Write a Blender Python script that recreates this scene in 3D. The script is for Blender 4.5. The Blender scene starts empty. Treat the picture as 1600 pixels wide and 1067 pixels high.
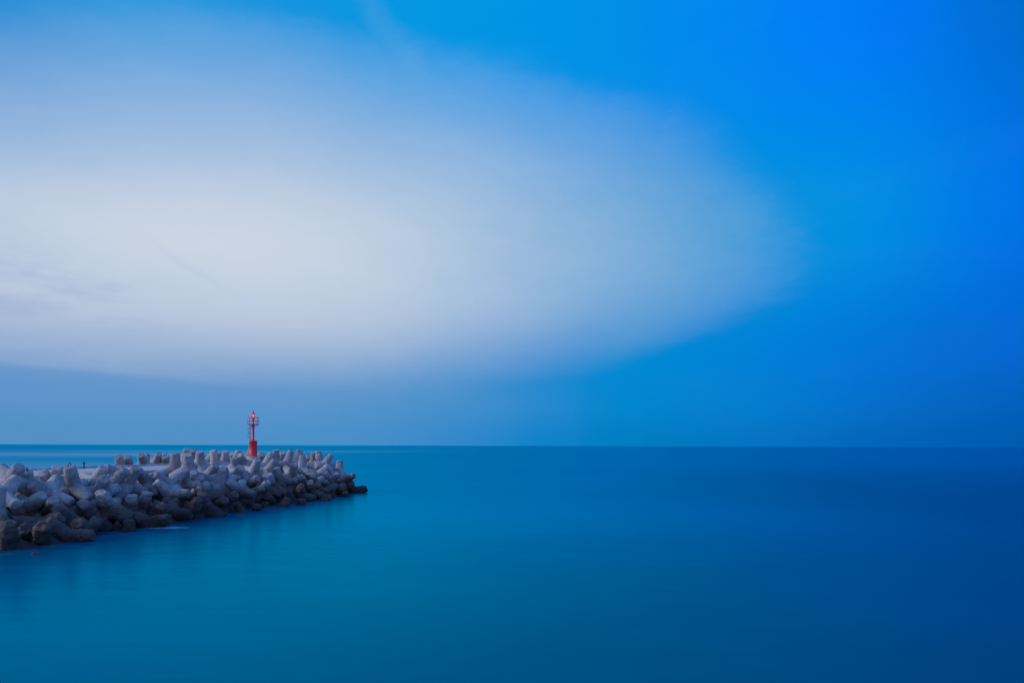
import bpy, bmesh, math, random
import numpy as np
from mathutils import Vector, Matrix, Quaternion, noise

R = math.radians
random.seed(11)
scene = bpy.context.scene
COL = scene.collection

# ------------------------------------------------------------------ camera
F = 1067.0            # focal length in photo pixels (24 mm on a 36 mm wide frame)
CX, HY = 800.0, 696.0 # principal column and horizon row at that column
CAM_H = 7.0
ROLL = 0.0030         # the photographer's horizon falls very slightly to one side
cam_d = bpy.data.cameras.new('camera')
cam_d.sensor_width = 36.0
cam_d.lens = 24.0
cam_d.shift_y = (HY - 533.5) / 1600.0
cam_d.clip_end = 80000.0
cam = bpy.data.objects.new('camera', cam_d)
COL.objects.link(cam)
cam.location = (0, 0, CAM_H)
cam.rotation_euler = (R(90), 0, 0)
cam.rotation_mode = 'QUATERNION'
cam.rotation_quaternion = (Matrix.Rotation(R(90), 3, 'X') @ Matrix.Rotation(ROLL, 3, 'Z')).to_quaternion()
scene.camera = cam
CAM = Vector((0, 0, CAM_H))

def ray(px, py):
    x, y = px - CX, py - HY
    y -= x * ROLL
    return Vector((x / F, 1.0, -y / F))

def proj(p):
    d = p - CAM
    if d.y < 1: return (-999, -999)
    x = d.x / d.y * F
    return (CX + x, HY - d.z / d.y * F + x * ROLL)

# ------------------------------------------------------------------ small helpers
def lin(c):
    return tuple(((v / 255) / 12.92 if v / 255 <= 0.04045 else ((v / 255 + 0.055) / 1.055) ** 2.4) for v in c)

def tag(o, label=None, cat=None, group=None, kind=None):
    if label: o['label'] = label
    if cat: o['category'] = cat
    if group: o['group'] = group
    if kind: o['kind'] = kind
    return o

def link_bm(name, bm, mat, parent=None, smooth=False, loc=None):
    me = bpy.data.meshes.new(name)
    bm.normal_update()
    bm.to_mesh(me); bm.free()
    if smooth:
        for p in me.polygons: p.use_smooth = True
    o = bpy.data.objects.new(name, me)
    if mat: me.materials.append(mat)
    COL.objects.link(o)
    if parent: o.parent = parent
    if loc: o.location = loc
    return o

def tube(bm, pts, r, n=10, caps=True):
    """sweep a round section of radius r (or list of radii) along pts"""
    rs = r if isinstance(r, (list, tuple)) else [r] * len(pts)
    rings = []
    closed = (Vector(pts[0]) - Vector(pts[-1])).length < 1e-6
    P = [Vector(p) for p in pts]
    if closed: P = P[:-1]
    N = len(P)
    up = Vector((0, 0, 1))
    for i, p in enumerate(P):
        if closed: t = P[(i + 1) % N] - P[i - 1]
        else: t = P[min(i + 1, N - 1)] - P[max(i - 1, 0)]
        t.normalize()
        a = up if abs(t.dot(up)) < 0.95 else Vector((1, 0, 0))
        u = t.cross(a).normalized(); v = t.cross(u)
        rings.append([bm.verts.new(p + (u * math.cos(2 * math.pi * k / n) + v * math.sin(2 * math.pi * k / n)) * rs[i]) for k in range(n)])
    for i in range(N if closed else N - 1):
        A, B = rings[i], rings[(i + 1) % N]
        for k in range(n):
            bm.faces.new((A[k], A[(k + 1) % n], B[(k + 1) % n], B[k]))
    if caps and not closed:
        bm.faces.new(rings[0]); bm.faces.new(rings[-1])
    bmesh.ops.recalc_face_normals(bm, faces=bm.faces[:])

def lathe(bm, prof, n=40):
    """revolve (radius, z) profile; radius 0 ends close it"""
    rings = []
    for r, z in prof:
        if r < 1e-6: rings.append([bm.verts.new((0, 0, z))])
        else: rings.append([bm.verts.new((r * math.cos(2 * math.pi * k / n), r * math.sin(2 * math.pi * k / n), z)) for k in range(n)])
    for A, B in zip(rings, rings[1:]):
        for k in range(n):
            k2 = (k + 1) % n
            if len(A) == 1 and len(B) == 1: continue
            if len(A) == 1: bm.faces.new((A[0], B[k2], B[k]))
            elif len(B) == 1: bm.faces.new((A[k], A[k2], B[0]))
            else: bm.faces.new((A[k], A[k2], B[k2], B[k]))
    bmesh.ops.recalc_face_normals(bm, faces=bm.faces[:])

def box(bm, c, s, rot=None, bevel=0.0):
    r = bmesh.ops.create_cube(bm, size=1.0)
    vs = r['verts']
    for v in vs:
        v.co = Vector((v.co.x * s[0], v.co.y * s[1], v.co.z * s[2]))
    if bevel:
        es = list({e for v in vs for e in v.link_edges})
        g = bmesh.ops.bevel(bm, geom=es, offset=bevel, segments=2, affect='EDGES', profile=0.5)
        vs = list({v for f in g['faces'] for v in f.verts} | {v for v in vs if v.is_valid})
    for v in vs:
        if rot: v.co = rot @ v.co
        v.co += Vector(c)

# ------------------------------------------------------------------ node expression helper
class NT:
    def __init__(self, tree): self.t = tree; tree.nodes.clear()
    def n(self, typ, **kw):
        nd = self.t.nodes.new(typ)
        for k, v in kw.items(): setattr(nd, k, v)
        return nd
    def put(self, sock, v):
        if isinstance(v, bpy.types.NodeSocket): self.t.links.new(v, sock)
        else:
            try: sock.default_value = v
            except Exception: sock.default_value = (*v, 1.0)
    def m(self, op, a, b=None, c=None, clamp=False):
        nd = self.n('ShaderNodeMath', operation=op); nd.use_clamp = clamp
        self.put(nd.inputs[0], a)
        if b is not None: self.put(nd.inputs[1], b)
        if c is not None: self.put(nd.inputs[2], c)
        return nd.outputs[0]
    def add(self, a, b): return self.m('ADD', a, b)
    def sub(self, a, b): return self.m('SUBTRACT', a, b)
    def mul(self, a, b): return self.m('MULTIPLY', a, b)
    def div(self, a, b): return self.m('DIVIDE', a, b)
    def ss(self, v, a, b, lo=0.0, hi=1.0):
        nd = self.n('ShaderNodeMapRange', interpolation_type='SMOOTHSTEP')
        self.put(nd.inputs['Value'], v)
        nd.inputs['From Min'].default_value = a; nd.inputs['From Max'].default_value = b
        nd.inputs['To Min'].default_value = lo; nd.inputs['To Max'].default_value = hi
        return nd.outputs[0]
    def mixc(self, f, a, b, blend='MIX'):
        nd = self.n('ShaderNodeMix', data_type='RGBA', blend_type=blend)
        self.put(nd.inputs[0], f)
        for s, v in ((nd.inputs[6], a), (nd.inputs[7], b)):
            if isinstance(v, bpy.types.NodeSocket): self.t.links.new(v, s)
            else: s.default_value = (*v[:3], 1.0)
        return nd.outputs[2]
    def ramp(self, v, stops, mode='LINEAR'):
        nd = self.n('ShaderNodeValToRGB'); cr = nd.color_ramp; cr.interpolation = mode
        while len(cr.elements) < len(stops): cr.elements.new(0.5)
        for e, (p, c) in zip(cr.elements, stops):
            e.position = p; e.color = (*c[:3], 1.0) if not isinstance(c, float) else (c, c, c, 1)
        self.put(nd.inputs[0], v)
        return nd.outputs[0]
    def noise(self, vec, scale, detail=4, rough=0.55, dist=0.0, out=0):
        nd = self.n('ShaderNodeTexNoise')
        if vec is not None: self.put(nd.inputs['Vector'], vec)
        nd.inputs['Scale'].default_value = scale; nd.inputs['Detail'].default_value = detail
        nd.inputs['Roughness'].default_value = rough; nd.inputs['Distortion'].default_value = dist
        return nd.outputs[out]
    def comb(self, x, y, z):
        nd = self.n('ShaderNodeCombineXYZ')
        for s, v in zip(nd.inputs, (x, y, z)): self.put(s, v)
        return nd.outputs[0]
    def sep(self, v):
        nd = self.n('ShaderNodeSeparateXYZ'); self.put(nd.inputs[0], v); return nd.outputs

def new_mat(name):
    m = bpy.data.materials.new(name); m.use_nodes = True
    return m, NT(m.node_tree)

def principled(T, base, rough, bump=None, bstr=0.3, bdist=0.05, metallic=0.0, emit=None, estr=0.0, spec=None):
    b = T.n('ShaderNodeBsdfPrincipled'); o = T.n('ShaderNodeOutputMaterial')
    T.put(b.inputs['Base Color'], base if isinstance(base, bpy.types.NodeSocket) else (*base, 1.0))
    T.put(b.inputs['Roughness'], rough); b.inputs['Metallic'].default_value = metallic
    if spec is not None: b.inputs['Specular IOR Level'].default_value = spec
    if emit: b.inputs['Emission Color'].default_value = (*emit, 1); b.inputs['Emission Strength'].default_value = estr
    if bump is not None:
        bn = T.n('ShaderNodeBump'); bn.inputs['Strength'].default_value = bstr; bn.inputs['Distance'].default_value = bdist
        T.put(bn.inputs['Height'], bump); T.t.links.new(bn.outputs[0], b.inputs['Normal'])
    T.t.links.new(b.outputs[0], o.inputs['Surface'])
    return b

# ------------------------------------------------------------------ sky (world)
SUN_AZ, SUN_EL = -108.0, 9.0       # degrees; azimuth from +Y, negative towards -X
def build_world():
    w = bpy.data.worlds.new('World'); scene.world = w; w.use_nodes = True
    T = NT(w.node_tree)
    tc = T.n('ShaderNodeTexCoord')
    gen = tc.outputs['Generated']
    X, Y, Z = T.sep(gen)
    az = T.mul(T.m('ARCTAN2', X, Y), 57.2958)
    el = T.mul(T.m('ARCSINE', Z), 57.2958)
    elc = T.m('MAXIMUM', el, 0.0)
    u = T.m('DIVIDE', T.add(az, 45.0), 90.0, clamp=True)
    def row(cols):
        return T.ramp(u, [((a + 45) / 90, lin(c)) for a, c in cols], 'CARDINAL')
    r1 = row([(-37, (80, 142, 190)), (-25, (75, 142, 195)), (-10.6, (60, 139, 200)), (0, (28, 132, 202)), (5.4, (12, 128, 200)), (8.2, (0, 126, 197)), (11, (0, 124, 195)), (25, (0, 107, 190)), (37, (0, 91, 175))])
    r3 = row([(-37, (90, 147, 199)), (-25, (93, 149, 200)), (-10.6, (79, 146, 201)), (0, (54, 139, 205)), (5.4, (25, 135, 205)), (8.5, (5, 133, 205)), (11, (0, 132, 205)), (25, (0, 115, 205)), (37, (0, 95, 191))])
    r6 = row([(-37, (88, 147, 203)), (-25, (78, 147, 204)), (-10.6, (60, 144, 205)), (0, (40, 138, 208)), (6, (10, 136, 209)), (11, (0, 135, 210)), (25, (0, 118, 215)), (37, (0, 100, 207))])
    r16 = row([(-37, (60, 148, 216)), (-25, (48, 146, 218)), (-10.6, (30, 146, 215)), (0, (14, 147, 213)), (13, (0, 147, 211)), (22, (0, 145, 219)), (29, (0, 137, 226)), (37, (0, 114, 231))])
    r28 = row([(-37, (42, 142, 214)), (-29, (48, 152, 221)), (-21, (22, 148, 222)), (-6, (0, 150, 226)), (10, (0, 141, 232)), (20, (0, 131, 241)), (27, (0, 122, 246)), (32, (0, 115, 230)), (37, (0, 105, 202))])
    r60 = row([(-40, (120, 165, 225)), (0, (85, 145, 225)), (40, (60, 125, 220))])
    c = T.mixc(T.ss(elc, 0.3, 3.9), r1, r3)
    c = T.mixc(T.ss(elc, 3.1, 6.9), c, r6)
    c = T.mixc(T.ss(elc, 5.5, 17.0), c, r16)
    c = T.mixc(T.ss(elc, 16.0, 30.0), c, r28)
    c = T.mixc(T.ss(elc, 36.0, 65.0), c, r60)
    # the long-exposed cloud: a wide soft bank, denser towards the west, ragged where the wind thins it
    vec = T.comb(T.mul(az, 0.045), T.mul(el, 0.11), 3.1)
    n1 = T.noise(vec, 1.1, 3, 0.5, 0.4)
    n2 = T.noise(T.comb(T.mul(az, 0.02), T.mul(el, 0.05), 9.0), 1.6, 2, 0.5, 0.6)
    n3 = T.noise(vec, 5.0, 4, 0.6, 0.2)
    da = T.div(T.add(az, 24.0), 47.0)
    de = T.sub(el, 15.0)
    de = T.add(de, T.mul(T.mul(T.m('MAXIMUM', T.sub(-20.0, az), 0.0), 0.20), T.ss(de, -2.0, 6.0)))
    dn = T.m('GREATER_THAN', de, 0.0)
    b = T.add(11.3, T.mul(dn, 5.0))
    dv = T.div(de, b)
    r = T.m('POWER', T.add(T.m('POWER', T.m('ABSOLUTE', da), 2.15), T.m('POWER', T.m('ABSOLUTE', dv), 2.15)), 1 / 2.15)
    rn = T.add(r, T.add(T.mul(T.sub(n1, 0.5), 0.13), T.add(T.mul(T.sub(n2, 0.5), 0.13), T.add(T.mul(T.sub(n3, 0.5), 0.075), T.mul(T.sub(T.noise(vec, 17.0, 4, 0.65, 0.3), 0.5), 0.035)))))
    HI = [(0.0, 0.97), (0.15, 0.90), (0.3, 0.75), (0.4, 0.63), (0.52, 0.50), (0.63, 0.39), (0.72, 0.295), (0.8, 0.212), (0.88, 0.14), (0.94, 0.085), (0.985, 0.03), (1.015, 0.006), (1.045, 0.0), (1.1, 0.0), (1.15, 0.0), (1.2, 0.0)]
    LO = [(0.0, 0.97), (0.35, 0.92), (0.55, 0.84), (0.70, 0.72), (0.82, 0.53), (0.91, 0.33), (0.99, 0.15), (1.06, 0.05), (1.12, 0.0), (1.16, 0.0), (1.2, 0.0)]
    rn = T.div(rn, 1.2)
    hi = T.ramp(rn, [(p / 1.2, v) for p, v in HI], 'B_SPLINE')
    lo = T.ramp(rn, [(p / 1.2, v) for p, v in LO], 'B_SPLINE')
    lw = T.mul(T.ss(az, 8.0, -20.0), T.ss(de, 0.0, -6.0))
    alpha = T.add(T.mul(hi, T.sub(1.0, lw)), T.mul(lo, lw))
    back = T.ss(Y, -0.1, 0.35)
    alpha = T.mul(alpha, back)
    ccol = T.mixc(T.ss(el, 4.0, 13.0), lin((160, 178, 211)), lin((207, 216, 227)))
    c = T.mixc(alpha, c, ccol)
    # mauve streaks low in the bank, and a thin wisp over it
    sv = T.comb(T.mul(T.add(az, T.mul(el, 0.35)), 0.085), T.mul(el, 0.36), 4.2)
    s1 = T.noise(sv, 1.0, 4, 0.55, 0.5)
    win = T.mul(T.ss(az, -22.0, -36.0), T.mul(T.ss(el, 4.0, 7.0), T.ss(el, 14.0, 10.5)))
    s2 = T.noise(sv, 3.2, 4, 0.6, 0.6)
    c = T.mixc(T.mul(T.ss(T.add(s1, T.mul(T.sub(s2, 0.5), 0.35)), 0.44, 0.66), T.mul(win, 0.62)), c, lin((158, 178, 212)))
    wl = T.add(T.sub(el, 13.3), T.mul(T.add(az, 25.5), 0.55))       # a short slanting trail
    wm = T.mul(T.ss(T.m('ABSOLUTE', T.add(wl, T.mul(T.sub(n3, 0.5), 1.2))), 0.55, 0.0), T.mul(T.ss(az, -29.5, -26.5), T.ss(az, -20.5, -24.0)))
    c = T.mixc(T.mul(wm, 0.13), c, lin((160, 182, 214)))
    # ragged upper tuft
    tv = T.add(T.add(T.sub(el, 30.5), T.mul(T.add(az, 10.0), 1.05)), T.mul(T.sub(n3, 0.5), 4.0))
    tm = T.mul(T.ss(T.m('ABSOLUTE', tv), 2.2, 0.0), T.mul(T.ss(el, 26.5, 29.0), T.ss(el, 36.0, 31.0)))
    c = T.mixc(T.mul(tm, 0.14), c, lin((120, 175, 225)))
    # faint bank lying on the horizon under the cloud
    hb = T.mul(T.ss(T.add(el, T.mul(T.sub(n1, 0.5), 2.0)), 5.2, 3.6), T.ss(az, 4.0, -20.0))
    c = T.mixc(T.mul(hb, 0.35), c, lin((86, 146, 204)))
    # slate bank low in the west, its top edge sagging away from the thick of the cloud
    bk = T.mul(T.ss(T.add(T.add(el, T.mul(T.sub(n3, 0.5), 0.9)), T.mul(T.add(az, 37.0), 0.045)), 5.7, 5.0), T.mul(T.ss(az, -10.0, -24.0), T.ss(el, 1.5, 3.5)))
    c = T.mixc(T.mul(bk, 0.6), c, lin((94, 147, 203)))
    # thin veils everywhere
    vl = T.noise(T.comb(T.mul(T.add(az, T.mul(el, -0.6)), 0.03), T.mul(el, 0.10), 21.0), 1.3, 4, 0.55, 0.5)
    c = T.mixc(T.ss(vl, 0.42, 0.72, 0.0, 0.016), c, lin((110, 180, 228)))
    # the half of the sky behind the photographer: pale dusk
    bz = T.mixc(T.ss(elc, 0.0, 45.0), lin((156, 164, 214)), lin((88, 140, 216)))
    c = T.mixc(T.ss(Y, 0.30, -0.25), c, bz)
    # physical clear-sky term, sun at the lamp's place
    sky = T.n('ShaderNodeTexSky', sky_type='NISHITA')
    sky.sun_disc = False; sky.sun_elevation = R(SUN_EL); sky.sun_rotation = R(SUN_AZ)
    vm = T.n('ShaderNodeVectorMath', operation='MAXIMUM'); T.put(vm.inputs[0], c); vm.inputs[1].default_value = (0, 0, 0)
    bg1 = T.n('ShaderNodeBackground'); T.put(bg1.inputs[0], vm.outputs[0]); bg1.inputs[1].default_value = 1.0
    bg2 = T.n('ShaderNodeBackground'); T.put(bg2.inputs[0], T.mixc(1.0, sky.outputs[0], (0.05, 0.4, 1.0), 'MULTIPLY')); bg2.inputs[1].default_value = 0.001
    ad = T.n('ShaderNodeAddShader'); out = T.n('ShaderNodeOutputWorld')
    T.t.links.new(bg1.outputs[0], ad.inputs[0]); T.t.links.new(bg2.outputs[0], ad.inputs[1])
    T.t.links.new(ad.outputs[0], out.inputs['Surface'])
build_world()

sun_d = bpy.data.lights.new('sun', 'SUN'); sun_d.energy = 1.55; sun_d.angle = R(9); sun_d.color = (1.0, 0.90, 0.90)
sun = bpy.data.objects.new('sun', sun_d); COL.objects.link(sun)
a, e = R(SUN_AZ), R(SUN_EL + 16)
sdir = Vector((math.sin(a) * math.cos(e), math.cos(a) * math.cos(e), math.sin(e)))
sun.rotation_euler = sdir.to_track_quat('Z', 'Y').to_euler()

scene.view_settings.view_transform = 'Standard'
scene.view_settings.look = 'None'
scene.view_settings.exposure = 0.0
scene.view_settings.gamma = 1.0

# ------------------------------------------------------------------ the breakwater's plan
P0 = Vector((-33.7, 45.0)); U = Vector((0.211, 0.9775)); NI = Vector((-0.9775, 0.211))
HALF = 16.0; S_END = 50.5
def st(x, y):
    d = Vector((x, y)) - P0
    return d.dot(U), d.dot(NI)
def xy(s, t):
    p = P0 + U * s + NI * t
    return p.x, p.y
def inner(x, y):
    """distance inward from the waterline"""
    s, t = st(x, y)
    if s <= S_END: return HALF - abs(t - HALF)
    return HALF - math.hypot(s - S_END, t - HALF)
DECK_Z = 4.3; DT0, DT1, DS1 = 9.6, 21.0, 43.0
def hsurf(x, y):
    """height of the armour units' centres"""
    e = inner(x, y)
    s, t = st(x, y)
    if e < 7.5: return e * 0.64
    h = 4.8
    k = min(1, max(0, (s - 34) / 10)); h += 0.5 * k * min(1, max(0, (e - 7.5) / 6))
    return h
def march(px, py):
    d = ray(px, py)
    y = 38.0
    while y < 118:
        p = CAM + d * y
        e = inner(p.x, p.y)
        if e > -1.2 and p.z <= hsurf(p.x, p.y): return p
        y += 0.1
    return None

# ------------------------------------------------------------------ materials
def concrete_tetra():
    m, T = new_mat('weathered_concrete')
    g = T.n('ShaderNodeNewGeometry'); tc = T.n('ShaderNodeTexCoord'); oi = T.n('ShaderNodeObjectInfo')
    pos = g.outputs['Position']; ob = tc.outputs['Object']; rnd = oi.outputs['Random']
    off = T.n('ShaderNodeVectorMath', operation='ADD'); T.put(off.inputs[0], ob)
    T.put(off.inputs[1], T.comb(T.mul(rnd, 40.0), T.mul(rnd, 17.0), T.mul(rnd, 29.0)))
    v = off.outputs[0]
    big = T.noise(v, 0.9, 3, 0.6, 0.3); mid = T.noise(v, 3.2, 5, 0.65); fine = T.noise(v, 16, 4, 0.7)
    tint = T.ramp(rnd, [(0.0, (0.36, 0.345, 0.34)), (0.25, (0.50, 0.48, 0.47)), (0.5, (0.31, 0.325, 0.34)), (0.72, (0.55, 0.51, 0.50)), (1.0, (0.42, 0.44, 0.42))])
    c = T.mixc(T.ss(big, 0.42, 0.68), tint, (0.30, 0.285, 0.295))
    c = T.mixc(T.mul(T.ss(mid, 0.5, 0.72), 0.5), c, (0.64, 0.62, 0.60))
    c = T.mixc(T.mul(T.ss(fine, 0.54, 0.72), 0.6), c, (0.16, 0.155, 0.165))
    run = T.noise(T.comb(T.mul(T.sep(pos)[0], 1.7), T.mul(T.sep(pos)[1], 1.7), T.mul(T.sep(pos)[2], 0.28)), 1.4, 4, 0.6)
    c = T.mixc(T.mul(T.ss(run, 0.5, 0.7), 0.5), c, (0.17, 0.155, 0.15))
    # lichen and rust-brown run-off in scattered patches
    li = T.noise(v, 2.1, 4, 0.6, 0.8)
    c = T.mixc(T.mul(T.ss(li, 0.60, 0.70), 0.35), c, (0.20, 0.22, 0.15))
    # tidal band: weed and mussels reach about two metres up, with a ragged upper edge
    X, Y, Z = T.sep(pos)
    tid = T.add(Z, T.add(T.mul(T.sub(T.noise(pos, 0.16, 3, 0.6), 0.5), 3.6), T.mul(T.sub(T.noise(pos, 2.4, 4, 0.65), 0.5), 0.9)))
    wet = T.ss(tid, 3.1, 1.7)
    weed = T.mixc(T.ss(T.noise(pos, 0.9, 4, 0.65), 0.42, 0.62), (0.110, 0.058, 0.044), (0.070, 0.058, 0.038))
    weed = T.mixc(T.ss(fine, 0.55, 0.72), weed, (0.22, 0.15, 0.125))
    c = T.mixc(T.mul(wet, 0.86), c, weed)
    slime = T.ss(tid, 1.1, 0.3)
    c = T.mixc(T.mul(slime, 0.65), c, (0.020, 0.018, 0.020))
    rough = T.add(0.88, T.mul(wet, -0.25))
    bump = T.add(T.add(T.mul(mid, 0.5), T.mul(fine, 0.35)), T.mul(T.mul(T.noise(pos, 6.0, 5, 0.7), wet), 1.6))
    principled(T, c, rough, bump, 0.8, 0.10, spec=0.25)
    return m
M_TETRA = concrete_tetra()

def deck_mat():
    m, T = new_mat('deck_concrete')
    g = T.n('ShaderNodeNewGeometry'); pos = g.outputs['Position']
    a_ = T.noise(pos, 0.25, 4, 0.6, 0.4); b_ = T.noise(pos, 2.2, 5, 0.65); f_ = T.noise(pos, 12, 4, 0.7)
    c = T.mixc(T.ss(a_, 0.38, 0.64), (0.60, 0.57, 0.57), (0.42, 0.40, 0.41))
    c = T.mixc(T.mul(T.ss(b_, 0.50, 0.70), 0.7), c, (0.27, 0.26, 0.26))
    c = T.mixc(T.mul(T.ss(f_, 0.58, 0.75), 0.3), c, (0.25, 0.24, 0.25))
    principled(T, c, 0.85, T.add(b_, T.mul(f_, 0.4)), 0.3, 0.04, spec=0.3)
    return m
M_DECK = deck_mat()

def rubble_mat():
    m, T = new_mat('dark_rubble')
    g = T.n('ShaderNodeNewGeometry'); pos = g.outputs['Position']
    b_ = T.noise(pos, 1.3, 5, 0.65)
    principled(T, T.mixc(T.ss(b_, 0.4, 0.65), (0.03, 0.028, 0.03), (0.075, 0.07, 0.07)), 0.9, b_, 0.9, 0.3)
    return m
M_RUB = rubble_mat()

def paint(name, base, dirt, rough=0.45, amt=0.55):
    m, T = new_mat(name)
    tc = T.n('ShaderNodeTexCoord'); ob = tc.outputs['Object']
    x, y, z = T.sep(ob)
    stv = T.comb(T.mul(x, 6.0), T.mul(y, 6.0), T.mul(z, 0.9))
    s_ = T.noise(stv, 1.6, 4, 0.6); p_ = T.noise(ob, 5.0, 5, 0.65)
    c = T.mixc(T.mul(T.ss(s_, 0.5, 0.74), amt), base, dirt)
    c = T.mixc(T.mul(T.ss(p_, 0.62, 0.74), 0.5), c, tuple(0.5 * v for v in dirt))
    principled(T, c, rough, p_, 0.12, 0.02)
    return m
M_RED = paint('red_paint', (0.90, 0.045, 0.042), (0.70, 0.05, 0.045))
M_DRED = paint('dark_red_paint', (0.90, 0.030, 0.070), (0.66, 0.03, 0.06))
M_STEEL = paint('dark_steel', (0.045, 0.05, 0.08), (0.09, 0.05, 0.04))
M_PLINTH = paint('plinth_concrete', (0.46, 0.44, 0.44), (0.27, 0.25, 0.25), 0.85, 0.7)
M_BLACK = paint('black_iron', (0.022, 0.022, 0.026), (0.05, 0.03, 0.02), 0.5)
def lens_mat():
    m, T = new_mat('lit_lens')
    principled(T, (0.9, 0.3, 0.2), 0.2, emit=(1.0, 0.14, 0.10), estr=1.5)
    return m
M_LENS = lens_mat()

def water_mat():
    m, T = new_mat('sea_water')
    g = T.n('ShaderNodeNewGeometry'); pos = g.outputs['Position']
    X, Y, Z = T.sep(pos)
    # wind lanes and swell lines, long in the direction across the wind
    lanes = T.noise(T.comb(T.mul(X, 0.0030), T.mul(Y, 0.011), 0.0), 1.0, 3, 0.5, 0.3)
    fine = T.noise(T.comb(T.mul(X, 0.05), T.mul(Y, 0.22), 2.0), 1.0, 4, 0.6, 0.4)
    patch = T.noise(T.comb(T.mul(X, 0.012), T.mul(Y, 0.02), 5.0), 1.0, 3, 0.5, 0.5)
    body = T.mixc(T.ss(patch, 0.35, 0.68), (0.0, 0.105, 0.196), (0.0, 0.123, 0.236))
    body = T.mixc(T.mul(T.ss(lanes, 0.42, 0.66), 0.5), body, (0.0, 0.150, 0.262))
    body = T.mixc(T.mul(T.ss(fine, 0.48, 0.72), 0.24), body, (0.0, 0.20, 0.34))
    # distance inward from the breakwater's two waterlines
    dx = T.sub(X, P0.x); dy = T.sub(Y, P0.y)
    s_ = T.add(T.mul(dx, U.x), T.mul(dy, U.y)); t_ = T.add(T.mul(dx, NI.x), T.mul(dy, NI.y))
    # lens vignette painted into the water: body darkened, reflection weakened away from the breakwater
    vignette = T.ss(T.add(t_, T.mul(T.sub(patch, 0.5), 18.0)), -24.0, -78.0)
    vignette = T.mul(vignette, T.ss(Y, 300.0, 22.0, 0.12, 1.0))
    body = T.mixc(vignette, body, (0.0, 0.066, 0.050))
    # foam: one drifting patch by the lee foot, and surf washed out along the exposed side
    fx, fy = FOAM
    ax = T.div(T.add(T.sub(X, fx), T.mul(T.sub(fine, 0.5), 0.8)), 2.0); ay = T.div(T.sub(Y, fy), 1.1)
    f1 = T.ss(T.add(T.add(T.mul(ax, ax), T.mul(ay, ay)), T.mul(T.sub(T.noise(pos, 0.9, 4, 0.6), 0.5), 1.6)), 1.0, 0.1)
    surf = T.mul(T.mul(T.ss(t_, 25.0, 34.0), T.ss(t_, 420.0, 40.0)), T.mul(T.ss(s_, 280.0, 60.0), T.ss(T.sub(s_, T.mul(t_, 1.2)), 90.0, 0.0)))
    surf = T.mul(surf, T.ss(T.add(lanes, T.mul(T.sub(fine, 0.5), 0.35)), 0.30, 0.60, 0.45, 1.0))
    wash = T.mul(T.mul(T.ss(t_, -4.0, -0.6), T.ss(t_, 6.0, 3.0)), T.mul(T.ss(T.noise(pos, 0.33, 4, 0.6, 0.4), 0.45, 0.68), T.ss(s_, 62.0, 54.0)))
    far = T.mul(T.ss(t_, 170.0, 330.0), T.ss(T.noise(T.comb(T.mul(X, 0.0022), T.mul(Y, 0.007), 8.0), 1.0, 2, 0.5), 0.40, 0.62, 0.35, 1.0))
    far = T.mul(far, T.ss(Y, 1100.0, 500.0))
    sl = T.noise(T.comb(T.mul(X, 0.006), T.mul(Y, 0.05), 12.0), 1.0, 3, 0.5, 0.2)
    thin = T.mul(T.mul(T.ss(sl, 0.60, 0.66), T.ss(X, 40.0, -60.0)), T.mul(T.ss(Y, 120.0, 180.0), T.ss(Y, 1000.0, 600.0)))
    fo = T.m('MAXIMUM', T.m('MAXIMUM', T.mul(f1, 0.75), T.mul(wash, 0.13)), T.m('MAXIMUM', T.mul(surf, 0.85), T.m('MAXIMUM', T.mul(far, 0.5), T.mul(thin, 0.06))))
    body = T.mixc(fo, body, (0.55, 0.66, 0.74))
    dif = T.n('ShaderNodeBsdfDiffuse'); T.put(dif.inputs[0], body)
    gl = T.n('ShaderNodeBsdfGlossy'); gl.inputs['Roughness'].default_value = 0.22
    T.put(gl.inputs['Color'], (0.0, 0.71, 0.97))
    bn = T.n('ShaderNodeBump'); bn.inputs['Strength'].default_value = 0.08; bn.inputs['Distance'].default_value = 0.35
    T.put(bn.inputs['Height'], T.noise(T.comb(T.mul(X, 0.25), T.mul(Y, 0.5), 1.0), 1.0, 3, 0.5, 0.3))
    T.t.links.new(bn.outputs[0], gl.inputs['Normal'])
    fr = T.n('ShaderNodeFresnel'); fr.inputs['IOR'].default_value = 1.33
    fac = T.add(T.m('MINIMUM', T.mul(fr.outputs[0], 0.85), 0.46), 0.02)
    fac = T.mul(T.mul(fac, T.add(1.0, T.mul(fo, -0.6))), T.sub(1.0, T.mul(vignette, 0.24)))
    mx = T.n('ShaderNodeMixShader'); T.put(mx.inputs[0], fac)
    T.t.links.new(dif.outputs[0], mx.inputs[1]); T.t.links.new(gl.outputs[0], mx.inputs[2])
    out = T.n('ShaderNodeOutputMaterial'); T.t.links.new(mx.outputs[0], out.inputs['Surface'])
    return m
fp = ray(262, 824); fp = CAM + fp * (CAM_H / -fp.z)
FOAM = (fp.x, fp.y)

# ------------------------------------------------------------------ setting
bm = bmesh.new()
S = 24000
xs = [-S, -2000, -300, 300, 2000, S]; ys = [-4000, -300, 300, 2000, 8000, S]
grid = [[bm.verts.new((x, y, 0)) for x in xs] for y in ys]
for j in range(len(ys) - 1):
    for i in range(len(xs) - 1):
        bm.faces.new((grid[j][i], grid[j][i + 1], grid[j + 1][i + 1], grid[j + 1][i]))
tag(link_bm('water', bm, water_mat()), kind='structure')

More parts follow.
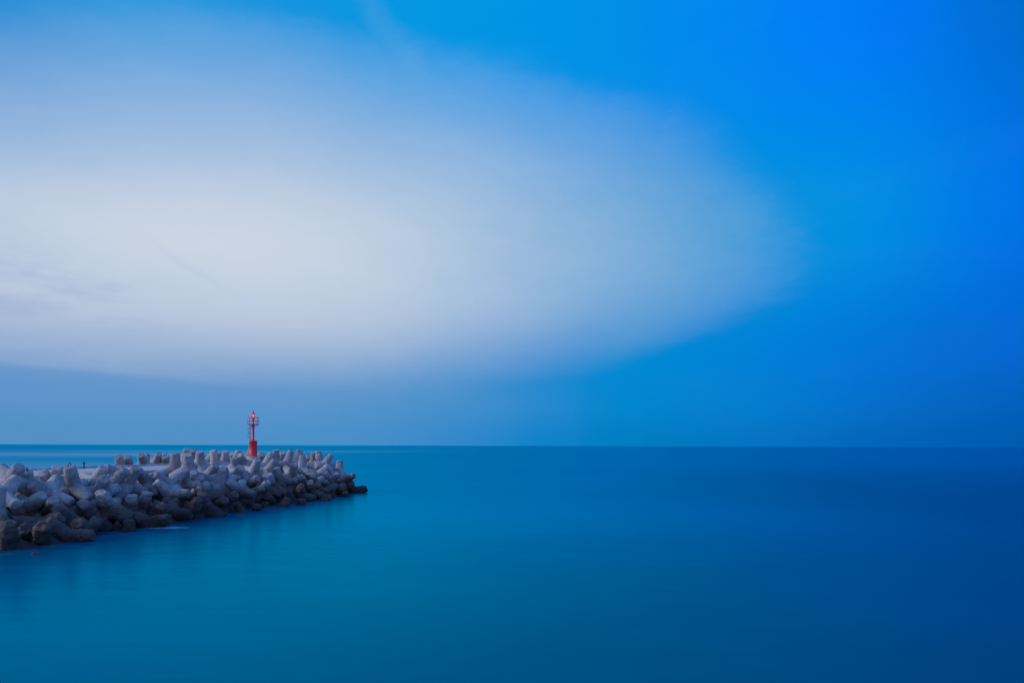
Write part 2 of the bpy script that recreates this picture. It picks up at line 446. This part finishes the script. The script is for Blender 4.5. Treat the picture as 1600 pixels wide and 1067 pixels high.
def core_h(x, y):
    s, t = st(x, y); e = inner(x, y)
    h = e * 0.64 - 2.9 if e < 10 else 3.5
    h += 1.0 * noise.fractal(Vector((x * 0.55, y * 0.55, 0)), 1.0, 2.0, 3) * (0.55 if e < 9 else 0.15)
    return max(h, -3.2)
bm = bmesh.new()
vs = {}
n_s, n_t = 240, 92
for i in range(n_s + 1):
    for j in range(n_t + 1):
        s = -32 + (S_END + 22 + 32) * i / n_s; t = -5 + 42 * j / n_t
        x, y = xy(s, t)
        vs[i, j] = bm.verts.new((x, y, core_h(x, y)))
for i in range(n_s):
    for j in range(n_t):
        bm.faces.new((vs[i, j], vs[i + 1, j], vs[i + 1, j + 1], vs[i, j + 1]))
tag(link_bm('ground', bm, M_RUB, smooth=True), kind='structure')

# concrete crown of the pier, cast in bays, with a low kerb on the seaward edge
rotd = Matrix.Rotation(math.atan2(-U.x, U.y), 3, 'Z')
bm = bmesh.new()
s = -30.0
while s < DS1 - 0.1:
    L = min(6.0, DS1 - s)
    x, y = xy(s + L / 2, (DT0 + DT1) / 2)
    box(bm, (x, y, DECK_Z - 0.6 + random.uniform(-0.012, 0.012)), (DT1 - DT0, L - 0.03, 1.2), rotd, 0.05)
    s += L
tag(link_bm('path', bm, M_DECK), kind='structure')
bm = bmesh.new()
s = -30.0
while s < DS1 - 0.1:
    L = min(6.0, DS1 - s)
    x, y = xy(s + L / 2, DT1 - 0.2)
    box(bm, (x, y, DECK_Z + 0.09), (0.38, L - 0.05, 0.26), rotd, 0.03)
    s += L
tag(link_bm('kerb', bm, M_DECK), kind='structure')

# ------------------------------------------------------------------ bollard
pb = ray(131, 733.5)
k = 60.0
while True:
    p = CAM + pb * k
    if st(p.x, p.y)[1] > DT1 - 0.75 or k > 90: break
    k += 0.1
bol = bpy.data.objects.new('bollard', None); COL.objects.link(bol)
bol.scale = (0.62, 0.62, 1.0)
bol.location = (p.x, p.y, DECK_Z + 0.002)
tag(bol, 'small black iron post standing alone on the seaward edge of the pier deck', 'bollard')
bm = bmesh.new(); lathe(bm, [(0, 0), (0.2, 0), (0.2, 0.05), (0.13, 0.07), (0.12, 0.5), (0, 0.5)], 24); link_bm('post', bm, M_BLACK, bol, True)
bm = bmesh.new(); lathe(bm, [(0, 0.49), (0.15, 0.49), (0.165, 0.52), (0.165, 0.66), (0.13, 0.72), (0, 0.74)], 24); link_bm('cap', bm, M_BLACK, bol, True)

# ------------------------------------------------------------------ beacon
BD = 97.0
bp = CAM + ray(395.4, 712.6) * BD
BX, BY, BZ = bp
bea = bpy.data.objects.new('harbour_beacon', None); COL.objects.link(bea); bea.location = (BX, BY, BZ); bea.scale = (0.90, 0.90, 1.0)
tag(bea, 'red steel harbour light with drum base, railed platform and lit lantern on the breakwater head', 'beacon')
bm = bmesh.new(); lathe(bm, [(0, -2.2), (1.30, -2.2), (1.24, -0.62), (1.22, -0.58), (0.98, -0.56), (0.96, -0.03), (0.93, 0), (0, 0)], 48); link_bm('plinth', bm, M_PLINTH, bea, True)
bm = bmesh.new(); lathe(bm, [(0, 0.003), (0.70, 0.003), (0.70, 0.07), (0.635, 0.09), (0.60, 2.06), (0.63, 2.08), (0.63, 2.15), (0.57, 2.20), (0.30, 2.24), (0, 2.24)], 48)
drum = link_bm('drum', bm, M_RED, bea, True)
bm = bmesh.new(); lathe(bm, [(0, 2.2), (0.24, 2.2), (0.24, 2.30), (0.18, 2.34), (0.16, 4.30), (0.22, 4.42), (0.22, 4.44), (0, 4.44)], 24); link_bm('mast', bm, M_DRED, bea, True)
PZ = 4.45
bm = bmesh.new(); lathe(bm, [(0, PZ), (0.80, PZ), (0.84, PZ + 0.02), (0.84, PZ + 0.10), (0.80, PZ + 0.12), (0, PZ + 0.12)], 32)
for k in range(4):
    a = R(45 + 90 * k)
    tube(bm, [(0.12 * math.cos(a), 0.12 * math.sin(a), PZ - 0.42), (0.72 * math.cos(a), 0.72 * math.sin(a), PZ + 0.01)], 0.03, 8)
link_bm('platform', bm, M_DRED, bea)
bm = bmesh.new()
for hz, rr in ((PZ + 0.55, 0.03), (PZ + 1.05, 0.036)):
    tube(bm, [(0.82 * math.cos(R(a_)), 0.82 * math.sin(R(a_)), hz) for a_ in range(0, 361, 12)], rr, 8)
for k in range(8):
    a = R(22.5 + 45 * k)
    tube(bm, [(0.82 * math.cos(a), 0.82 * math.sin(a), PZ + 0.1), (0.82 * math.cos(a), 0.82 * math.sin(a), PZ + 1.06)], 0.034, 8)
link_bm('railing', bm, M_DRED, bea, True)
lad = None
bm = bmesh.new()
for sx in (-0.16, 0.16):
    tube(bm, [(-0.47, sx, 2.22), (-0.47, sx, PZ + 0.02)], 0.024, 8)
for k in range(8):
    z = 2.4 + 0.27 * k
    tube(bm, [(-0.47, -0.16, z), (-0.47, 0.16, z)], 0.014, 6)
for z in (2.35, 3.2, 4.05):
    tube(bm, [(-0.47, -0.16, z), (-0.1, -0.05, z)], 0.016, 6)
    tube(bm, [(-0.47, 0.16, z), (-0.1, 0.05, z)], 0.016, 6)
lad = link_bm('ladder', bm, M_STEEL, bea, True)
bm = bmesh.new()   # safety hoops round the climber
for z in (2.65, 3.3, 3.95):
    pts = [(-0.47 - 0.36 * math.sin(R(a_)), 0.3 * math.cos(R(a_)), z) for a_ in range(0, 181, 15)]
    tube(bm, [(-0.47, 0.16, z)] + pts[1:-1] + [(-0.47, -0.16, z)], 0.016, 6)
for a_ in (50, 90, 130):
    tube(bm, [(-0.47 - 0.36 * math.sin(R(a_)), 0.3 * math.cos(R(a_)), z) for z in (2.65, 3.95)], 0.012, 6)
link_bm('safety_hoop', bm, M_STEEL, lad, True)
bm = bmesh.new(); lathe(bm, [(0, PZ + 0.11), (0.15, PZ + 0.11), (0.11, PZ + 0.2), (0.10, PZ + 0.66), (0.19, PZ + 0.80), (0.24, PZ + 0.84), (0.24, PZ + 0.98), (0, PZ + 0.98)], 24)
lan = link_bm('lantern', bm, M_RED, bea, True)
bm = bmesh.new(); lathe(bm, [(0, PZ + 0.98), (0.13, PZ + 0.98), (0.165, PZ + 1.12), (0.165, PZ + 1.40), (0.13, PZ + 1.52), (0, PZ + 1.52)], 24); link_bm('lens', bm, M_LENS, lan, True)
bm = bmesh.new()
for k in range(6):
    a = R(60 * k + 20)
    tube(bm, [(0.22 * math.cos(a), 0.22 * math.sin(a), PZ + 0.97), (0.22 * math.cos(a), 0.22 * math.sin(a), PZ + 1.53)], 0.035, 6)
link_bm('guard', bm, M_RED, lan, True)
bm = bmesh.new(); lathe(bm, [(0, PZ + 1.52), (0.25, PZ + 1.52), (0.26, PZ + 1.56), (0.14, PZ + 1.72), (0.09, PZ + 1.78), (0.075, PZ + 2.0), (0.03, PZ + 2.06), (0, PZ + 2.06)], 24); link_bm('cap', bm, M_DRED, lan, True)

# ------------------------------------------------------------------ tetrapods
H = 2.95; LEG = 1.92; R0, R1 = 0.62, 0.41
LEGS = [Vector((0, 0, 1))] + [Vector((math.sqrt(8) / 3 * math.cos(R(120 * k)), math.sqrt(8) / 3 * math.sin(R(120 * k)), -1 / 3)) for k in range(3)]
def tetra_mesh(seed, rough=0.0):
    rnd = random.Random(seed)
    bm = bmesh.new()
    for d in LEGS:
        q = Vector((0, 0, 1)).rotation_difference(d)
        rings = []
        prof = [(-0.2, R0 * 0.95), (0.30, R0), (LEG - 0.055, R1 + 0.01), (LEG, R1 - 0.045)]
        N = 28
        for h, r_ in prof:
            rings.append([bm.verts.new(q @ Vector((r_ * math.cos(2 * math.pi * k / N), r_ * math.sin(2 * math.pi * k / N), h))) for k in range(N)])
        for A, B in zip(rings, rings[1:]):
            for k in range(N): bm.faces.new((A[k], A[(k + 1) % N], B[(k + 1) % N], B[k]))
        bm.faces.new(rings[0][::-1]); bm.faces.new(rings[-1])
    me = bpy.data.meshes.new('tmp'); bm.to_mesh(me); bm.free()
    ob = bpy.data.objects.new('tmp', me); COL.objects.link(ob)
    md = ob.modifiers.new('r', 'REMESH'); md.mode = 'VOXEL'; md.voxel_size = 0.052
    sm = ob.modifiers.new('s', 'SMOOTH'); sm.factor = 0.5; sm.iterations = 1
    dg = bpy.context.evaluated_depsgraph_get(); dg.update()
    out = bpy.data.meshes.new_from_object(ob.evaluated_get(dg))
    bpy.data.objects.remove(ob); bpy.data.meshes.remove(me)
    o3 = Vector((seed * 7.3, seed * 3.1, seed * 5.7))
    chips = [((q_ := LEGS[rnd.randrange(4)]) * (LEG - 0.05) + Vector((rnd.uniform(-1, 1), rnd.uniform(-1, 1), rnd.uniform(-1, 1))) * R1, rnd.uniform(0.18, 0.36)) for _ in range(5)]
    nrm = [v.normal.copy() for v in out.vertices]
    for v, nn in zip(out.vertices, nrm):
        p = v.co
        d = 0.026 * noise.fractal(p * 1.1 + o3, 1.0, 2.0, 2) + 0.022 * noise.fractal(p * 4.5 + o3, 0.9, 2.0, 3)
        if rough:
            d += rough * (0.115 * noise.fractal(p * 1.7 - o3, 0.9, 2.0, 4) + 0.06 * abs(noise.noise(p * 5.5 + o3)))
        for c_, r_ in chips:
            dd = (p - c_).length
            if dd < r_: d -= 0.45 * (r_ - dd)
        v.co = p + nn * d
    for p in out.polygons: p.use_smooth = True
    out.materials.append(M_TETRA)
    out.name = 'tetrapod'
    return out
MESHES = [tetra_mesh(i + 1) for i in range(5)]
ROUGH = [tetra_mesh(i + 21, 1.0) for i in range(4)]
# (only the mesh surfaces are shared; every block below is an object of its own)

def orient(a, b=None, rnd=random):
    a = a.normalized()
    q = Vector((0, 0, 1)).rotation_difference(a)
    if b is None:
        sp = rnd.uniform(0, 2 * math.pi)
    else:
        bl = q.inverted() @ b
        sp = math.atan2(bl.y, bl.x)
    return q @ Quaternion((0, 0, 1), sp)

def tip_dir(C, tx, ty, far=False):
    d = ray(tx, ty)
    # |CAM + d k - C|^2 = LEG^2
    w = CAM - C
    A = d.dot(d); B = 2 * d.dot(w); Cc = w.dot(w) - (LEG * 0.97) ** 2
    disc = B * B - 4 * A * Cc
    if disc <= 0: k = -B / (2 * A)
    else: k = (-B + (1 if far else -1) * math.sqrt(disc)) / (2 * A)
    return (CAM + d * k - C).normalized()

# blocks read off the photograph: centre, tip of one leg, (tip of a second leg), (leg leans away), (distance)
SPEC = [
 (114,760,109,729,129,765), (89,757,89,731,None,None,59), (80,761,67,738,106,763), (76,771,49,755,102,776), (39,769,42,736,17,773),
 (18,752,29,730,0,747), (2,777,26,790), (40,797,66,773,23,794), (79,806,83,781), (56,824,54,811),
 (36,846,40,826), (13,852,-2,838,24,842), (-10,800,11,806), (64,846,66,822), (108,816,111,797,94,811),
 (104,840,114,829), (139,808,130,787,149,790), (127,836,120,818,147,832), (158,770,163,748,126,775), (172,796,158,770,185,796),
 (147,756,162,731,128,752), (199,757,211,731,217,775), (172,756,186,790,166,742), (190,744,186,734), (231,752,241,776,213,765),
 (224,800,229,769), (201,807,207,774), (268,772,278,762,248,770), (262,757,246,766,268,744), (273,735,274,708,282,733),
 (287,754,282,742,291,744), (295,734,294,711), (290,718,291,702,None,None,98), (303,718,301,704,None,None,98), (313,730,312,706),
 (244,724,248,709,231,724,93), (225,724,220,711,None,None,90), (261,724,258,713,None,None,93), (200,729,201,718,None,None,86), (188,730,187,721,None,None,84),
 (248,810,252,790), (267,802,272,784,284,814), (236,820,247,811), (298,802,290,789,311,790), (341,760,336,775,345,743),
 (326,743,337,726), (350,750,350,731), (367,738,366,715), (352,724,352,705,None,None,92), (337,725,333,704,None,None,90),
 (303,763,303,738), (328,752,312,744), (322,770,321,756), (319,778,310,765), (365,744,377,731,356,740),
 (385,758,382,744), (373,767,357,752,398,775), (388,774,382,762), (350,787,346,772), (322,796,316,772),
 (339,796,330,778,352,790), (396,738,403,718,380,732), (414,729,424,708), (432,723,431,703,None,None,98), (417,738,430,719),
 (448,724,455,704,440,717,97), (466,723,468,702,None,None,99), (471,733,473,708,490,735), (455,741,446,731,463,731), (439,753,432,732,464,743),
 (456,757,475,744,434,758), (425,762,420,741), (414,764,416,743), (408,770,397,758,421,765), (448,774,457,760,439,765),
 (470,777,470,759), (500,724,497,704,None,None,101), (491,723,490,706,None,None,103), (507,728,519,709,None,None,100), (505,732,509,722),
 (521,741,517,722), (531,739,531,719), (500,736,480,724), (496,743,512,730), (493,757,489,743,504,751),
 (514,751,507,738), (537,749,533,735,524,756), (546,760,545,744), (553,767,573,763), (487,769,485,754),
 (499,770,497,757), (513,767,508,752), (527,767,537,762), (382,725,374,711,None,None,93), (409,726,408,711,None,None,95),
]
def topline(px):
    """photo row above which only the leg tips read off the photograph show"""
    return 747 if px < 100 else (746 if px < 185 else (742 if px < 255 else (733 if px < 300 else (722 if px < 500 else 722 + (px - 500) * 0.62))))
def stray(C, q, top, nspec):
    """cost of the legs the photograph does not show: standing proud of the skyline, or aimed at the camera"""
    cost = 0
    view = (CAM - C).normalized()
    for k, d in enumerate(LEGS):
        w = q @ d
        if k >= nspec:
            p = proj(C + w * LEG)
            cost += max(0, topline(p[0]) - p[1]) * 0.12 + max(0, top - 1 - p[1]) * 0.06
        cost += max(0, w.dot(view) - 0.72) * 3.0
    return cost
choices = []
blocks = []      # (centre, quaternion)
for i, q in enumerate(SPEC):
    cx, cy, ax, ay = q[:4]
    rnd = random.Random(1000 + i)
    b2 = (q[4], q[5]) if len(q) > 5 and q[4] is not None else None
    if len(q) > 6: C = CAM + ray(cx, cy) * q[6]
    else: C = march(cx, cy)
    if C is None: C = CAM + ray(cx, cy) * 101.0
    cands = []
    for fa in (False, True):
        a = tip_dir(C, ax, ay, fa)
        if b2:
            for fb in (False, True):
                b = tip_dir(C, *b2, fb)
                cands.append((orient(a, b, rnd), abs(a.dot(b) + 1 / 3) * 2.2 + 0.15 * fa + 0.05 * fb))
        else:
            for k in range(24):
                h = Quaternion((0, 0, 1), 2 * math.pi * k / 72 + rnd.uniform(0, 0.05))
                cands.append((Vector((0, 0, 1)).rotation_difference(a) @ h, 0.35 * fa + rnd.uniform(0, 0.5)))
    scored = sorted(((c[1] + stray(C, c[0], min(ay, b2[1] if b2 else 9999), 2 if b2 else 1), k) for k, c in enumerate(cands)))
    choices.append([(v, cands[k][0]) for v, k in scored if v < scored[0][0] + 0.6][:8])
    blocks.append((C, choices[-1][0][1], True))

# ease the blocks apart: each may slide along its own line of sight and roll a little, so that legs lie beside each other
BALLS = np.array([(0, 0, 0)] + [tuple(d * h) for d in LEGS for h in (0.55, 1.1, 1.65)])
RADS = np.array([0.60] + [0.56, 0.50, 0.44] * 4)
RSUM = RADS[:, None] + RADS[None, :]
def balls(C, q):
    m = np.array(q.to_matrix())
    return BALLS @ m.T + np.array(C)
def bite(A, B):
    d = np.linalg.norm(A[:, None, :] - B[None, :, :], axis=2)
    g = np.maximum(0, RSUM * 0.97 - d)
    return float((g * g).sum())
cloud = [balls(b[0], b[1]) for b in blocks]
base = [b[0].copy() for b in blocks]
for sweep in range(5):
    for i in range(len(blocks)):
        C0 = base[i]; dr = (C0 - CAM).normalized(); best = None
        for dl in (-1.6, -1.1, -0.7, -0.35, 0.0, 0.35, 0.7, 1.1, 1.6, 2.1):
            C = C0 + dr * dl
            near_ = [j for j in range(len(blocks)) if j != i and (blocks[j][0] - C).length < 3.9]
            for v, q in choices[i]:
                B = balls(C, q)
                cost = v * 0.8 + 0.10 * dl * dl + sum(bite(B, cloud[j]) for j in near_)
                if best is None or cost < best[0]: best = (cost, C, q, B)
        blocks[i] = (best[1], best[2], True); cloud[i] = best[3]
for i in range(len(blocks)):
    for j in range(i):
        if (blocks[i][0] - blocks[j][0]).length < 1.2: print('close', i, j, SPEC[i][:2], SPEC[j][:2], round((blocks[i][0] - blocks[j][0]).length, 2))

# the rest of the armour: blocks wedged between and under those, all round the mound
rnd = random.Random(5)
def free(C, dmin):
    return all((C - b[0]).length > dmin for b in blocks)
SPX = [(proj(b[0]), b[0].y) for b in blocks]
def hides(C):
    """would a block here stand in front of one read off the photograph"""
    px, py = proj(C)
    rad = 1.45 * F / C.y
    return any(C.y < y - 0.3 and math.hypot(p[0] - px, p[1] - py) < rad for p, y in SPX)
def fill(n, s0, s1, dz, dmin, emin, emax, cond=None, guard=True):
    for _ in range(n):
        s = rnd.uniform(s0, s1); t = rnd.uniform(-1.5, 33)
        x, y = xy(s, t); e = inner(x, y)
        if not (emin < e < emax): continue
        if s < DS1 + 1.5 and DT0 - 1.2 < t < DT1 + 1.6: continue
        if math.hypot(x - BX, y - BY) < 2.3: continue
        C = Vector((x, y, hsurf(x, y) + dz + rnd.uniform(-0.15, 0.15)))
        px, py = proj(C)
        if px < -45: continue
        if t > 16 and s < 40: C.z -= 0.45 if s > 27 else 1.5
        if cond and not cond(px, py, s, t, e): continue
        if not free(C, dmin): continue
        if guard and hides(C): continue
        qs = [orient(Vector((rnd.gauss(0, 1), rnd.gauss(0, 1), rnd.gauss(0.2, 0.7))), None, rnd) for _ in range(10)]
        near_ = [j for j in range(len(blocks)) if (blocks[j][0] - C).length < 3.9]
        q = min(qs, key=lambda q: (stray(C, q, -99, 0) if t < 20 else 0) + sum(bite(balls(C, q), cloud[j]) for j in near_))
        blocks.append((C, q, False)); cloud.append(balls(C, q))
near = lambda px, py, s, t, e: t < 12
fill(6000, -14, 46, -0.5, 2.75, -0.9, 6.8, near)                 # gaps in the visible face
fill(6000, 44, 68, -0.75, 2.5, -0.9, 16.1, lambda px, py, s, t, e: px < 545)                       # round the head
fill(3000, -14, 46, -0.5, 2.4, -0.9, 7.5, lambda px, py, s, t, e: t > 20 and s > 37)   # seaward face
fill(6000, -14, 60, -2.1, 1.9, -0.6, 7.0, lambda px, py, s, t, e: (t < 12 or s > 44) and px < 556, False)   # second layer below
print('blocks', len(blocks))

objs = []
for i, (C, q, spec) in enumerate(blocks):
    o = bpy.data.objects.new('tetrapod', ROUGH[i % len(ROUGH)] if C.z < 1.15 + 0.5 * math.sin(i * 2.4) else MESHES[i % len(MESHES)])
    COL.objects.link(o)
    o.location = C; o.rotation_mode = 'QUATERNION'; o.rotation_quaternion = q
    o['group'] = 'concrete tetrapods armouring the breakwater'; o['category'] = 'tetrapod'
    objs.append(o)
    if i in (0, 4, 65, 67):      # the iron lifting loops cast into a few heads
        bm = bmesh.new()
        tube(bm, [(-0.14, 0.05, LEG - 0.15), (-0.13, 0.04, LEG + 0.16), (-0.06, 0.02, LEG + 0.30), (0.05, -0.02, LEG + 0.30), (0.12, -0.04, LEG + 0.16), (0.13, -0.05, LEG - 0.15)], 0.028, 8)
        link_bm('lifting_loop', bm, M_BLACK, o, True)

# a rock awash by the foot
prk = ray(57, 865); prk = CAM + prk * (CAM_H / -prk.z)
bm = bmesh.new(); bmesh.ops.create_icosphere(bm, subdivisions=4, radius=0.5)
for v in bm.verts:
    d = 1 + 0.35 * noise.fractal(v.co * 2.2 + Vector((3, 1, 4)), 1.0, 2.0, 4)
    v.co = Vector((v.co.x * d * 0.7, v.co.y * d * 0.75, v.co.z * d * 0.3))
tag(link_bm('rock', bm, M_RUB, smooth=True, loc=(prk.x, prk.y, -0.05)), 'small dark rock awash in the water just off the foot of the breakwater', 'rock')

# ------------------------------------------------------------------ who is seen, and what to call each block
bpy.context.view_layer.update()
dg = bpy.context.evaluated_depsgraph_get()
seen = {}; side = set(); box_px = {}
byname = {o.name: o for o in objs}
def cast(org, dvec):
    ok, loc, nrm, idx, ob, mat_ = scene.ray_cast(dg, org, dvec)
    return ob.name if ok and ob else None
for yy in range(700, 872, 2):
    for xx in range(0, 584, 2):
        nme = cast(CAM, ray(xx, yy).normalized())
        if nme in byname:
            seen[nme] = seen.get(nme, 0) + 1
            bb = box_px.setdefault(nme, [0, 0]); bb[0] += xx; bb[1] += yy
for dx, dzc in ((-3, 0), (3, 0), (0, 2.0), (6, 0)):
    org = CAM + Vector((dx, 0, dzc))
    for yy in range(692, 880, 3):
        for xx in range(-40, 640, 3):
            nme = cast(org, ray(xx, yy).normalized())
            if nme in byname: side.add(nme)
keep = []
for o in objs:
    if o.name in seen or o.name in side: keep.append(o)
    else: bpy.data.objects.remove(o)
objs = keep
print('kept', len(objs), 'seen', len(seen))

ONES = 'first second third fourth fifth sixth seventh eighth ninth tenth eleventh twelfth thirteenth fourteenth fifteenth sixteenth seventeenth eighteenth nineteenth'.split()
TENS = {20: ('twentieth', 'twenty'), 30: ('thirtieth', 'thirty'), 40: ('fortieth', 'forty')}
def ordinal(n):
    if n < 20: return ONES[n - 1]
    t = n // 10 * 10
    return TENS[t][0] if n == t else TENS[t][1] + '-' + ONES[n - t - 1]
rows = {}
for o in objs:
    nseen = seen.get(o.name, 0)
    if nseen < 6:
        o['label'] = 'concrete tetrapod almost wholly hidden beneath and behind its neighbours in the breakwater'
        o['group'] = 'tetrapods hidden behind others'
        continue
    px, py = box_px[o.name][0] / nseen, box_px[o.name][1] / nseen
    s, t = st(o.location.x, o.location.y); z = o.location.z
    if t > 20 and s < 46: row = 'far side'
    elif z < 1.1: row = 'waterline'
    elif z < 2.5: row = 'lower slope'
    elif z < 3.9: row = 'upper slope'
    else: row = 'crest'
    if row == 'far side': key = (row, '')
    else: key = (row, 'sea' if px > 395 else 'land')
    rows.setdefault(key, []).append((px, o))
WORD = {'far side': 'on the far edge behind the deck', 'waterline': 'in the waterline row', 'lower slope': 'in the row above the waterline', 'upper slope': 'in the row below the crest', 'crest': 'on the crest'}
for (row, dirn), lst in rows.items():
    lst.sort(key=lambda v: v[0] if dirn == 'sea' else -v[0])
    for k, (px, o) in enumerate(lst, 1):
        up = max((o.rotation_quaternion @ d) for d in LEGS) if False else max((o.rotation_quaternion @ d).z for d in LEGS)
        look = 'upright' if up > 0.93 else ('tilted' if up > 0.75 else 'toppled')
        tone = {'waterline': 'dark weedy', 'lower slope': 'dark stained'}.get(row, 'pale grey')
        if row == 'far side': o['label'] = f'{look} {tone} tetrapod {WORD[row]}, {ordinal(k)} landward from the beacon'
        else: o['label'] = f'{look} {tone} tetrapod {WORD[row]}, {ordinal(k)} {"seaward" if dirn == "sea" else "landward"} from the beacon'
